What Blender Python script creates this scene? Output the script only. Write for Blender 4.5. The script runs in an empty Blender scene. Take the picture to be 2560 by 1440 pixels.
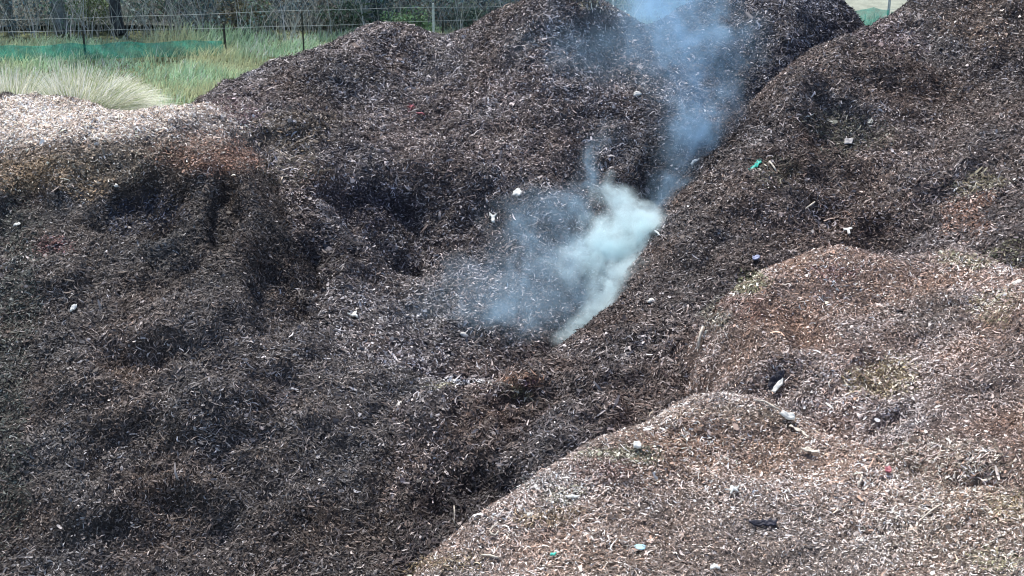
import bpy, math, numpy as np
from mathutils import Vector
RNG = np.random.default_rng(20231225)
sc = bpy.context.scene
COL = sc.collection

# ------------------------------------------------------------------ camera
CAM_H = 9.0; PITCH = math.radians(22.0); F = 3400.0     # focal length in photo pixels (2560 wide)
cam_d = bpy.data.cameras.new('camera'); cam = bpy.data.objects.new('camera', cam_d); COL.objects.link(cam)
cam.location = (0, 0, CAM_H); cam.rotation_euler = (math.pi/2 - PITCH, 0, 0)
cam_d.sensor_width = 36; cam_d.lens = 36*F/2560; cam_d.clip_start = .1; cam_d.clip_end = 500
sc.camera = cam

# ------------------------------------------------------------------ sky, sun, exposure
SUN_EL = math.radians(60); SUN_AZ = math.radians(-28)     # azimuth measured from +Y (view direction) towards +X
w = bpy.data.worlds.new('World'); sc.world = w; w.use_nodes = True
nt = w.node_tree; nt.nodes.clear()
sky = nt.nodes.new('ShaderNodeTexSky'); sky.sky_type = 'NISHITA'; sky.sun_disc = False
sky.sun_elevation = SUN_EL; sky.sun_rotation = SUN_AZ; sky.air_density = 1.0; sky.dust_density = 2.0
bg = nt.nodes.new('ShaderNodeBackground'); bg.inputs[1].default_value = .13
wo = nt.nodes.new('ShaderNodeOutputWorld')
nt.links.new(sky.outputs[0], bg.inputs[0]); nt.links.new(bg.outputs[0], wo.inputs[0])
sd = bpy.data.lights.new('sun', 'SUN'); sd.energy = 3.4; sd.angle = math.radians(1.5); sd.color = (1, .95, .88)
so = bpy.data.objects.new('sun', sd); COL.objects.link(so)
dirv = Vector((math.sin(SUN_AZ)*math.cos(SUN_EL), math.cos(SUN_AZ)*math.cos(SUN_EL), math.sin(SUN_EL)))
so.rotation_euler = dirv.to_track_quat('Z', 'Y').to_euler(); so.location = (20, 20, 40)
sc.view_settings.view_transform = 'Standard'; sc.view_settings.look = 'None'
sc.view_settings.exposure = 0.8; sc.view_settings.gamma = 1.0
sc.cycles.max_bounces = 8; sc.cycles.volume_bounces = 5; sc.cycles.volume_max_steps = 256
sc.cycles.filter_width = 1.1

# ------------------------------------------------------------------ helpers
cp, sp = math.cos(PITCH), math.sin(PITCH)
def at(px, py, d):
    "photo pixel + forward distance -> world point"
    u = (px-1280)/F; v = (720-py)/F
    dy = cp+v*sp; dz = -sp+v*cp; t = d/dy
    return np.array([t*u, d, CAM_H+t*dz])
def proj(x, y, z):
    zz = z-CAM_H
    f = y*cp - zz*sp; up = y*sp + zz*cp
    f = np.maximum(f, .01)
    return 1280+F*x/f, 720-F*up/f, f
def smooth(t): return t*t*(3-2*t)
def vnoise(x, y, seed):
    xi = np.floor(x).astype(np.int64); yi = np.floor(y).astype(np.int64)
    fx = smooth(x-xi); fy = smooth(y-yi)
    def h(a, b):
        n = (a*374761393 + b*668265263 + seed*982451653) & 0xffffffff
        n = ((n ^ (n >> 13))*1274126177) & 0xffffffff
        return ((n ^ (n >> 16)) & 0xffff)/65535.0*2-1
    return (h(xi, yi)*(1-fx)+h(xi+1, yi)*fx)*(1-fy)+(h(xi, yi+1)*(1-fx)+h(xi+1, yi+1)*fx)*fy
def fbm(x, y, scale, octs, seed, gain=.5):
    r = 0*x; a = 1; s = scale
    for k in range(octs):
        r = r + a*vnoise(x/s+17.3*k, y/s-9.1*k, seed+k); s *= .5; a *= gain
    return r
def tps(P, Z, X, Y, reg=.002):
    n = len(P); P = np.asarray(P, float)
    def U(r2): return np.where(r2 > 1e-9, .5*r2*np.log(np.maximum(r2, 1e-9)), 0)
    d2 = ((P[:, None]-P[None])**2).sum(-1)
    K = U(d2)+reg*np.eye(n); Q = np.c_[np.ones(n), P]
    A = np.zeros((n+3, n+3)); A[:n, :n] = K; A[:n, n:] = Q; A[n:, :n] = Q.T
    sol = np.linalg.solve(A, np.r_[Z, 0, 0, 0])
    out = sol[n]+sol[n+1]*X+sol[n+2]*Y
    for i in range(n):
        out = out+sol[i]*U((X-P[i, 0])**2+(Y-P[i, 1])**2)
    return out
def mesh_np(name, verts, faces, mats, col=None, midx=None, parent=None, smoothf=True):
    "faces: (n,k) integer array, k = 3 or 4, or list of such arrays"
    me = bpy.data.meshes.new(name)
    fl = faces if isinstance(faces, list) else [faces]
    loops = np.concatenate([f.ravel() for f in fl]).astype(np.int32)
    tot = np.concatenate([np.full(len(f), f.shape[1]) for f in fl]).astype(np.int32)
    st = np.concatenate([[0], np.cumsum(tot)[:-1]]).astype(np.int32)
    me.vertices.add(len(verts)); me.vertices.foreach_set('co', np.asarray(verts, np.float32).ravel())
    me.loops.add(len(loops)); me.loops.foreach_set('vertex_index', loops)
    me.polygons.add(len(st)); me.polygons.foreach_set('loop_start', st); me.polygons.foreach_set('loop_total', tot)
    for m in mats: me.materials.append(m)
    if midx is not None: me.polygons.foreach_set('material_index', midx.astype(np.int32))
    me.polygons.foreach_set('use_smooth', np.full(len(st), smoothf))
    me.update(calc_edges=True)
    if col is not None:
        a = me.color_attributes.new('tint', 'FLOAT_COLOR', 'POINT')
        c = np.ones((len(verts), 4), np.float32); c[:, :3] = col
        a.data.foreach_set('color', c.ravel())
    o = bpy.data.objects.new(name, me); COL.objects.link(o)
    if parent: o.parent = parent
    return o
def tag(o, label=None, cat=None, group=None, kind=None):
    if label: o['label'] = label
    if cat: o['category'] = cat
    if group: o['group'] = group
    if kind: o['kind'] = kind
    return o
def empty(name, loc):
    o = bpy.data.objects.new(name, None); COL.objects.link(o); o.location = loc; return o

# ------------------------------------------------------------------ materials
def mat(name, col=(.5, .5, .5), rough=.8, attr=False, noise=None, bump=None, spec=.3, trans=0, emis=None):
    m = bpy.data.materials.new(name); m.use_nodes = True; t = m.node_tree; b = t.nodes['Principled BSDF']
    b.inputs['Roughness'].default_value = rough; b.inputs['Specular IOR Level'].default_value = spec
    b.inputs['Base Color'].default_value = (*col, 1)
    src = None
    if attr:
        a = t.nodes.new('ShaderNodeAttribute'); a.attribute_name = 'tint'; src = a.outputs['Color']
    tc = t.nodes.new('ShaderNodeTexCoord')
    if noise:
        sc_, lo, hi = noise
        n = t.nodes.new('ShaderNodeTexNoise'); n.inputs['Scale'].default_value = sc_; n.inputs['Detail'].default_value = 8
        t.links.new(tc.outputs['Object'], n.inputs['Vector'])
        r = t.nodes.new('ShaderNodeMapRange'); r.inputs[1].default_value = .3; r.inputs[2].default_value = .7
        r.inputs[3].default_value = lo; r.inputs[4].default_value = hi
        t.links.new(n.outputs[0], r.inputs[0])
        mx = t.nodes.new('ShaderNodeVectorMath'); mx.operation = 'SCALE'
        if src is not None: t.links.new(src, mx.inputs[0])
        else: mx.inputs[0].default_value = col
        t.links.new(r.outputs[0], mx.inputs['Scale']); src = mx.outputs[0]
    if src is not None: t.links.new(src, b.inputs['Base Color'])
    if bump:
        n = t.nodes.new('ShaderNodeTexNoise'); n.inputs['Scale'].default_value = bump[0]; n.inputs['Detail'].default_value = 6
        t.links.new(tc.outputs['Object'], n.inputs['Vector'])
        bp = t.nodes.new('ShaderNodeBump'); bp.inputs['Strength'].default_value = bump[1]; bp.inputs['Distance'].default_value = bump[2]
        t.links.new(n.outputs[0], bp.inputs['Height']); t.links.new(bp.outputs[0], b.inputs['Normal'])
    if trans:
        tr = t.nodes.new('ShaderNodeBsdfTranslucent')
        if src is not None: t.links.new(src, tr.inputs[0])
        else: tr.inputs[0].default_value = (*col, 1)
        mix = t.nodes.new('ShaderNodeMixShader'); mix.inputs[0].default_value = trans
        t.links.new(b.outputs[0], mix.inputs[1]); t.links.new(tr.outputs[0], mix.inputs[2])
        t.links.new(mix.outputs[0], t.nodes['Material Output'].inputs[0])
    return m
M_SOIL = mat('compost_soil', rough=.95, attr=True, noise=(9, .5, 1.5), bump=(28, .9, .05), spec=.15)
M_CHIP = mat('wood_chip', rough=.6, attr=True, spec=.25)
M_LEAF = mat('leaf', rough=.6, attr=True, trans=.25)
M_GRASS = mat('grass_blade', rough=.6, attr=True, trans=.3)

# ------------------------------------------------------------------ heap shapes
# control points are (photo x, photo y, forward distance); crest points also shape the far side
def heap_points(face, crest, extra, back=(( .9, -.30), (2.6, -1.6), (4.8, -9))):
    P = []; Z = []
    for q in face:
        p = at(*q); P.append(p[:2]); Z.append(p[2])
    cw = np.array([at(*q[:3]) for q in crest])
    for i, p in enumerate(cw):
        P.append(p[:2]); Z.append(p[2])
        t = cw[min(i+1, len(cw)-1), :2]-cw[max(i-1, 0), :2]; t = t/np.hypot(*t)
        nrm = np.array([-t[1], t[0]])                         # away from the face, square to the crest line
        nrm = nrm*.75+np.array([0, .25]); nrm /= np.hypot(*nrm)
        for dy, dz in back:
            P.append(p[:2]+nrm*dy); Z.append(max(p[2]+dz, -.6))
    for q in extra: P.append(q[:2]); Z.append(q[2])
    return P, Z
HEAPS = {}
HEAPS['A'] = dict(      # large dark heap at the back
 crest=[(500,268,24.3),(620,200,25),(740,140,25.6),(850,106,26),(960,70,26.4),(1030,76,26.4),(1088,95,26.3),(1150,76,26.2),(1240,40,26),(1310,7,25.7),(1400,-3,25.5),(1460,0,25.6),(1540,28,26),(1620,84,26.5)],
 face=[(590,330,22.3),(590,420,20.8),(610,540,19.6),(1000,480,21.0),(1000,300,23.3),(800,300,22.9),(800,470,20.5),(700,540,19.6),(850,600,19.35),(850,735,18.2),(725,830,16.85),(690,660,18.4),(1000,625,20.15),(1000,560,20.45),(1000,800,18.0),(1400,300,22.9),(1400,500,20.9),(1400,700,19.4),
       (1200,150,25),(1000,180,25),(1500,150,25),(1650,300,23.3),(1130,590,20.6),(700,930,15.95),(900,930,16.25),(1000,920,16.5),(1250,850,18.0),(1450,830,18.7),(1640,600,21.6),(1720,300,23.4),(1700,450,22.0),(1780,200,24.9),(1200,400,22.1),(560,1000,15.2),(900,1050,15.4),(700,1200,14.3)],
 extra=[(3.5,17,-.4),(2,15,-.5),(5,20.5,.2),(-1,13.5,-.3),(6.2,24,.8),(6,27.5,-.3),(-7,24.5,1.0),(-8,20,.2),(-9,27,-.4),(-6,17,.6),(-5,13,-.3),(-6.5,27,-.3)],
 bbox=(-8.5,6.5,12.5,31.5))
HEAPS['A2'] = dict(     # second summit, behind the smoke
 crest=[(1560,130,26.8),(1640,78,27),(1700,42,27.2),(1780,2,27.5),(1860,-30,27.6),(1960,-45,27.7),(2040,-30,27.9),(2095,0,28),(2150,62,28.3),(2200,120,28.6)],
 face=[(1900,150,25.5),(1800,300,24.5),(1700,480,22.8),(2050,150,26.0),(1650,200,25.6),(1850,60,26.7)],
 extra=[(1,24,.3),(1.6,22,-.2),(4,21,.3),(8.5,26,.4),(9.5,28,-.2),(0.5,28,.3),(6,22,-.1),(9,31,-.5),(7,24,.8)],
 bbox=(.5,9.5,20.5,33.5))
HEAPS['B'] = dict(      # long ridge running up to the right
 crest=[(1000,1012,15.3),(1090,962,15.6),(1200,948,15.8),(1330,905,16.3),(1430,850,17.1),(1520,780,17.7),(1600,705,18.4),(1645,620,19.3),(1700,510,20.4),(1770,395,21.5),(1850,300,22.5),(1920,220,23.3),(2000,150,24),(2060,100,24.7),(2140,90,25.4),(2195,60,25.8),(2240,36,26.0),(2280,0,26.2),(2400,-60,26.4),(2600,-110,26.8),(2760,-110,27)],
 face=[(2560,300,21),(2560,600,17),(2560,0,24.7),(2200,630,18.5),(1900,680,17.6),(1800,900,15.9),(1650,1030,14.6),(1740,950,15.1),(1760,850,15.9),(1720,1010,14.6),(1400,1160,14.0),(1150,1300,13.6),(1000,1430,13),(1200,1050,15.0),(1200,1180,14.35),(1500,900,16.2),(1700,700,18.0),(2000,400,21.1),(2300,300,22.4),(2250,120,24.6),(900,1130,14.9),(850,1300,14.0),(1900,500,19.7),(2300,500,19.9),(1300,1250,13.5)],
 extra=[(5,13,.2),(8,13,.3),(9,16,2.0),(-2.6,17,-.2),(-3,14.5,-.1),(-2,12.2,-.2),(3,12.5,.3),(1.5,11.5,-.3),(11,20,3.2),(11,24,4.6)],
 back=((.35,-.30),(1.1,-1.15),(2.2,-2.5),(3.8,-9)),
 bbox=(-3.2,11.5,11.5,31.5))
HEAPS['C'] = dict(      # left heap with the pale top
 crest=[(-260,250,22.6),(-120,250,22.5),(0,252,22.4),(120,254,22.4),(200,266,22.3),(280,284,22.1),(350,284,22.0),(400,270,22.0),(470,264,22.0),(540,278,21.9),(600,330,21.5)],
 face=[(0,370,20.2),(90,350,20.3),(180,337,20.4),(280,342,20.3),(380,352,20.2),(480,378,20.0),(560,405,19.7),(0,440,19.5),(200,440,19.5),(400,450,19.35),(0,520,18.9),(200,520,18.95),(400,520,18.85),(540,480,18.9),(0,720,17.1),(250,720,17.1),(450,720,17.1),(600,720,17.2),(0,1000,15.1),(300,1000,15.0),(600,1000,15.0),(0,1440,13.0),(400,1440,12.9),(800,1440,12.9),(-250,720,17.1),(-250,1100,14.6),(250,560,18.3),(250,850,16.2),
       (620,600,18.2),(690,760,17.2)],
 extra=[(-3.2,22.5,1.6),(-2.5,20,1.0),(-2.5,18.4,1.0),(-1.5,16,1.2),(-.8,14.3,.45),(-.5,12.4,-.1),(-.3,15.6,.7),(.2,17,.2),(-2,24.5,-.6),(-4,11,-.4),(-6,11,-.4),(-1,11,-.4)],
 bbox=(-9.5,-.2,10.5,27))
HEAPS['E2'] = dict(     # brown heap at the right
 crest=[(1815,985,13.8),(1795,880,14.7),(1790,790,15.3),(1830,738,15.8),(1900,690,16.1),(1970,662,16.3),(2050,642,16.5),(2150,650,16.3),(2250,652,16.2),(2340,642,16.3),(2410,640,16.3),(2480,665,16.0),(2560,705,15.6),(2700,740,15.3)],
 face=[(2100,850,14.3),(2300,800,14.6),(2560,900,13.0),(2150,1050,12.8),(2400,1050,12.1),(1950,950,13.6),(1900,820,14.7),(2000,740,15.3),(2300,700,15.6),(2560,1100,11.3),(2560,1300,9.75),(2400,1200,10.75),(2560,1440,8.85),(2250,960,13.2)],
 extra=[(2.2,16.2,.4),(2.0,14.5,.8),(1.93,13.6,.8),(2.05,15.3,.9),(1.6,14,.1),(1.9,12.5,.4),(2.2,11.5,.8),(4,10,1.6),(6.5,18.5,.8),(9,18,1.0),(6.2,12,3.4),(6,9,3.0)],
 back=((.2,-.30),(.6,-1.0),(1.4,-2.2),(3.0,-9)),
 bbox=(1.2,8,8.8,19.5))
HEAPS['E1'] = dict(     # pale brown heap in the foreground
 crest=[(940,1500,10.5),(1000,1440,10.8),(1100,1365,10.9),(1200,1290,11.1),(1300,1222,11.4),(1380,1168,11.7),(1480,1102,12.0),(1570,1075,12.2),(1640,1048,12.4),(1690,1008,12.7),(1780,1000,12.9),(1860,1006,12.9),(1950,1038,12.6),(2040,1072,12.3),(2100,1108,12.0)],
 face=[(1500,1300,10.6),(1500,1440,9.6),(1900,1300,10.6),(1900,1440,9.6),(2300,1440,9.2),(2300,1230,10.75),(2560,1440,8.9),(2560,1230,10.6),(1200,1440,10.2),(1700,1150,11.6),(1400,1250,11.0),(2000,1180,11.5),(1400,1600,8.6),(2000,1600,8.6),(2560,1600,8.2),(1100,1600,9.2),(2250,1150,11.3)],
 extra=[(4.2,11.8,2.2),(4.4,11.0,2.45),(5.2,10.2,2.5),(5.0,9.6,2.7),(-1.7,10.5,.6),(-1.6,9.5,.5),(-1.2,8,.6),(0,7,1.2),(4,7,2.2),(4.6,13,1.7),(6,11.5,2.0)],
 back=((.28,-.28),(.9,-1.0),(1.7,-1.9),(3.0,-9)),
 bbox=(-1.6,5.2,7,15.5))
DENT = dict(
 A=[(950,530,130,60,-.30),(800,620,60,60,-.16),(1150,420,120,50,.12),(700,770,70,60,-.12),(1350,180,160,50,.12),(1180,250,120,40,-.12),(700,330,90,60,.16),(1500,330,110,50,-.13),(880,200,110,40,.12),(1020,160,80,40,-.12),(1250,560,90,50,-.12),(1560,420,60,50,.12),(620,500,45,90,-.22),(730,720,75,110,-.26)],
 C=[(700,735,60,100,-.26),(330,540,100,50,-.20),(160,430,60,40,.14),(440,430,90,40,.13),(60,500,60,50,-.16),(560,520,40,70,-.22),(360,1100,140,40,-.16),(330,900,90,35,-.13),(480,800,110,50,.13),(150,700,90,50,.12),(200,950,90,40,.10),(520,1000,90,40,.12),(650,1150,120,50,-.12),(250,1250,130,40,.12),(480,1300,110,40,-.12),(700,1000,60,60,-.08),(430,640,70,40,-.10)],
 B=[(1210,1240,150,60,-.13),(1300,1010,100,35,-.14),(1500,960,120,40,.10),(1650,850,70,60,-.14),(2080,560,160,50,-.18),(1850,560,80,40,-.12),(2100,300,90,40,-.16),(2000,250,60,50,.14),(2350,450,110,50,.16),(2250,200,90,40,.12),(2480,200,100,50,-.14),(1750,620,60,40,.10),(1450,1080,110,40,.10),(1750,950,70,50,-.16),(2250,600,110,40,-.16),(2150,130,50,30,-.12),(1950,400,80,40,.10)],
 A2=[(1950,80,80,40,.15),(1850,180,60,40,-.15)],
 E2=[(2180,930,40,60,-.13),(2240,1060,70,30,-.12),(2000,820,50,60,-.09),(2350,760,90,40,.08),(2120,760,80,35,-.07),(1960,980,50,30,-.10),(2450,960,90,40,.08),(2300,880,60,30,-.06),(1850,850,40,50,.07)],
 E1=[(2080,1080,90,22,-.05),(2150,1210,70,22,-.05),(1700,1250,120,40,-.05),(1420,1330,90,30,-.05),(2180,1330,140,22,-.06),(2320,1180,90,18,-.06),(1750,1080,90,25,.05),(1960,1390,110,25,-.06),(2400,1310,120,22,.06),(1550,1210,70,25,.04)])
def at_on(k, px, py, gx, gy, H):
    "point of one heap seen through a photo pixel"
    d = np.arange(8, 31, .03); p0 = at(px, py, 1.0); X_ = p0[0]*d; Z_ = CAM_H+(p0[2]-CAM_H)*d
    i = np.clip(((X_-gx[0])/.06).astype(int), 0, len(gx)-1); j = np.clip(((d-gy[0])/.06).astype(int), 0, len(gy)-1)
    ok = (X_ > gx[0]) & (X_ < gx[-1]) & (d > gy[0]) & (d < gy[-1]); hit = np.where(ok & (H[j, i] >= Z_))[0]
    q = hit[0] if len(hit) else int(np.argmin(np.abs(d-18))); return np.array([X_[q], d[q]])
ORDER = ['A', 'A2', 'B', 'C', 'E2', 'E1']
for i, k in enumerate(ORDER):
    h = HEAPS[k]; x0, x1, y0, y1 = h['bbox']; st = .06
    gx = np.arange(x0, x1+st, st); gy = np.arange(y0, y1+st, st); X, Y = np.meshgrid(gx, gy)
    P, Z = heap_points(h['face'], h['crest'], h['extra'], h.get('back', ((.9,-.30),(2.6,-1.6),(4.8,-9))))
    H = tps(P, Z, X, Y)
    H = H + (.05 if k[0] == 'E' else .075)*fbm(X, Y, 1.1, 3, 11+i*7, .6) + (.022 if k[0] == 'E' else .055)*fbm(X, Y, .30, 3, 51+i*7, .6)
    for (a, b, ra, rb, dz) in DENT.get(k, ()):                  # scooped pockets, slumps and clods
        p = at_on(k, a, b, gx, gy, H); sx_ = ra/F*p[1]*1.02; sy_ = rb/F*p[1]*1.9
        wx = X+.16*fbm(X, Y, .8, 3, 61); wy = Y+.16*fbm(X, Y, .8, 3, 67)
        r2 = ((wx-p[0])/sx_)**2+((wy-p[1])/sy_)**2
        H = H+dz*(1.55 if k in 'ABC' else 1.25)*np.clip(1.4*np.exp(-r2**1.8), 0, 1)
    # the rim of the patch always dips below ground
    e = np.minimum(np.minimum(X-x0, x1-X), np.minimum(Y-y0, y1-Y)); H = np.where(e < .8, H-(1-e/.8)**2*5, H)
    h.update(gx=gx, gy=gy, H=np.maximum(H, -.5), st=st)
def sampleH(k, x, y):
    h = HEAPS[k]; x0, x1, y0, y1 = h['bbox']; H = h['H']; st = h['st']
    u = (x-x0)/st; v = (y-y0)/st
    ok = (u >= 0) & (v >= 0) & (u < H.shape[1]-1.001) & (v < H.shape[0]-1.001)
    u = np.clip(u, 0, H.shape[1]-1.01); v = np.clip(v, 0, H.shape[0]-1.01)
    i = u.astype(int); j = v.astype(int); a = u-i; b = v-j
    z = (H[j, i]*(1-a)+H[j, i+1]*a)*(1-b)+(H[j+1, i]*(1-a)+H[j+1, i+1]*a)*b
    return np.where(ok, z, -9)
# union height field for occlusion tests
UX0, UX1, UY0, UY1, US = -14, 14, 4, 34, .12
ugx = np.arange(UX0, UX1, US); ugy = np.arange(UY0, UY1, US); UXX, UYY = np.meshgrid(ugx, ugy)
UH = np.zeros_like(UXX)
for k in ORDER: UH = np.maximum(UH, sampleH(k, UXX, UYY))
def unionH(x, y):
    i = np.clip(((x-UX0)/US).astype(int), 0, UH.shape[1]-1); j = np.clip(((y-UY0)/US).astype(int), 0, UH.shape[0]-1)
    return UH[j, i]
def visible(x, y, z, tol=.25):
    vis = np.ones(len(x), bool)
    for s in np.linspace(.02, .72, 36):
        qx = x*(1-s); qy = y*(1-s); qz = z+(CAM_H-z)*s
        vis &= ~(unionH(qx, qy) > qz+tol)
    return vis
def raycast(px, py):
    "first point of the union surface hit through a photo pixel"
    d = np.arange(8, 31, .02); p0 = at(px, py, 1.0)
    X = p0[0]*d; Z = CAM_H+(p0[2]-CAM_H)*d
    Hs = np.max([sampleH(k, X, d) for k in ORDER], axis=0)
    hit = np.where(Hs >= Z)[0]
    i = hit[0] if len(hit) else -1
    return np.array([X[i], d[i], max(Hs[i], 0)])

# ------------------------------------------------------------------ heap colours: material tints, with some shade and sunlight painted in
BASE = dict(A=(.118,.099,.102), A2=(.082,.080,.096), B=(.126,.102,.098), C=(.112,.094,.088), E2=(.315,.236,.205), E1=(.335,.262,.225))
BRIGHT = [(920,850,300,150,1.8),(1200,160,480,150,1.6),(300,310,450,60,1.6),(700,150,250,90,1.2),(1150,700,120,120,1.5),(1130,957,120,16,4.0),(1030,995,50,16,2.2),(2350,1350,350,200,1.25),(2350,120,260,160,1.3)]   # where pale chips lie densest; sunlit rim, lit fan and smoke veil painted in
PALE = dict(A=.17, A2=.14, B=.13, C=.07, E2=.20, E1=.22)
PATCH = [  # photo x, y, radius x, radius y, colour, weight
 (240,300,400,54,(1.30,1.08,.92),1.0),(0,300,200,60,(1.30,1.08,.92),1.0),(500,320,60,60,(.5,.42,.38),.7),(480,350,70,45,(.50,.45,.42),.9),
 (110,430,170,60,(.34,.25,.16),.9),(500,400,120,50,(.32,.19,.14),.95),(270,400,140,50,(.22,.19,.15),.8),(200,370,320,20,(.40,.33,.27),.7),
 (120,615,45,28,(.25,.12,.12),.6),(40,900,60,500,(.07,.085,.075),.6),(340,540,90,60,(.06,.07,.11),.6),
 (720,330,110,60,(.15,.12,.09),.7),(720,420,120,60,(.13,.11,.08),.5),(590,290,60,35,(.16,.10,.12),.6),
 (930,500,110,50,(.07,.065,.09),.6),(1050,290,18,10,(.35,.08,.10),.8),  # first entry darkens the back pocket, its shade put into the colour
 (1540,20,90,30,(.20,.17,.14),.6),(1440,8,60,16,(.22,.20,.13),.6),(1350,90,100,40,(.11,.12,.14),.5),
 (2200,90,90,50,(.15,.11,.12),.6),(2440,60,130,70,(.22,.165,.135),.8),(2100,170,80,60,(.15,.115,.105),.7),
 (2130,330,100,60,(.12,.12,.09),.6),(1950,430,80,50,(.13,.125,.09),.5),
 (2460,450,90,45,(.22,.20,.13),.7),(2400,540,80,45,(.26,.15,.11),.7),(2520,640,60,30,(.2,.2,.12),.5),
 (1870,710,60,28,(.23,.24,.14),.8),(1800,790,30,50,(.28,.27,.22),.7),(1900,780,70,40,(.22,.13,.11),.6),
 (2090,670,40,30,(.30,.17,.17),.6),(2380,655,80,16,(.24,.23,.13),.6),
 (2230,960,100,60,(.30,.25,.14),.7),(2480,780,60,50,(.28,.25,.15),.5),
 (1160,1240,150,75,(.024,.020,.024),.9),(1060,1340,90,60,(.028,.024,.028),.7),(735,720,85,110,(.036,.028,.030),.85),(950,520,110,50,(.045,.038,.048),.6),(900,520,160,50,(.05,.045,.06),.5),(300,1380,300,100,(.055,.05,.055),.4),(1000,800,300,140,(.13,.12,.125),.6),  # painted shade of gully, V hollow and back pocket; last entry brightens lit fan
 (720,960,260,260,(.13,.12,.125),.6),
 (1320,940,80,25,(.23,.14,.10),.8),(1310,985,60,20,(.14,.13,.08),.7),(1070,985,40,16,(.20,.19,.10),.7),(1350,950,30,20,(.16,.09,.11),.5),
 (1140,955,110,9,(.40,.38,.37),.9),(1030,990,50,12,(.3,.29,.28),.6),  # bright strips paint sunlight along the rim of the ridge tip
 (1560,1140,100,30,(.20,.21,.14),.8),(1380,1240,60,22,(.24,.24,.18),.6),(1330,1200,70,25,(.26,.26,.25),.5),
 (1330,1290,110,30,(.27,.20,.12),.7),(1500,1190,80,40,(.26,.17,.15),.6),(1100,1400,90,30,(.28,.22,.13),.6),
 (1800,1040,180,30,(.34,.28,.22),.5),(2450,1320,260,160,(.36,.32,.27),.5),(1560,1390,260,60,(.27,.23,.20),.4),
 (2000,1300,160,60,(.24,.20,.18),.5),(2350,1150,200,60,(.30,.27,.22),.4),(1140,780,200,90,(.13,.125,.13),.4),(2300,780,120,60,(.22,.185,.165),.5),
 (2530,1270,60,40,(.36,.30,.18),.6),(2480,1400,50,30,(.30,.30,.18),.5)]
def tint(k, x, y, z, broken=False):
    px, py, _ = proj(x, y, z)
    px = px+45*fbm(x, y, 1.1, 4, 5, .6); py = py+24*fbm(x+9, y, 1.0, 4, 6, .6)
    c = np.repeat(np.array(BASE[k])[None], len(x), 0)
    # patchy damp and dry areas, faint colour casts of different loads of material
    n1 = fbm(x, y, 1.6, 4, 91); n2 = fbm(x+40, y, .9, 3, 95); n3 = fbm(x-30, y+12, 1.3, 3, 99)
    c = c*np.exp(.30*n1)[:, None]
    c = c*np.stack([1+.10*n2, 1+.03*n3, 1-.09*n2+.04*n3], -1)
    for (a, b, ra, rb, cc, wt) in PATCH:  # the patches, shade and sunlit strips painted in among them
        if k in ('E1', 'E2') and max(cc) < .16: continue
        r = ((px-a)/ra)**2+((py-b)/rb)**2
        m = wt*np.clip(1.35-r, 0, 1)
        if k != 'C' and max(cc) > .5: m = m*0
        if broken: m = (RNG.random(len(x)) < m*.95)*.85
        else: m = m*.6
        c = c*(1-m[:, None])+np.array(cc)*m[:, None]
    return np.clip(c, .01, 1.3)
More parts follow.
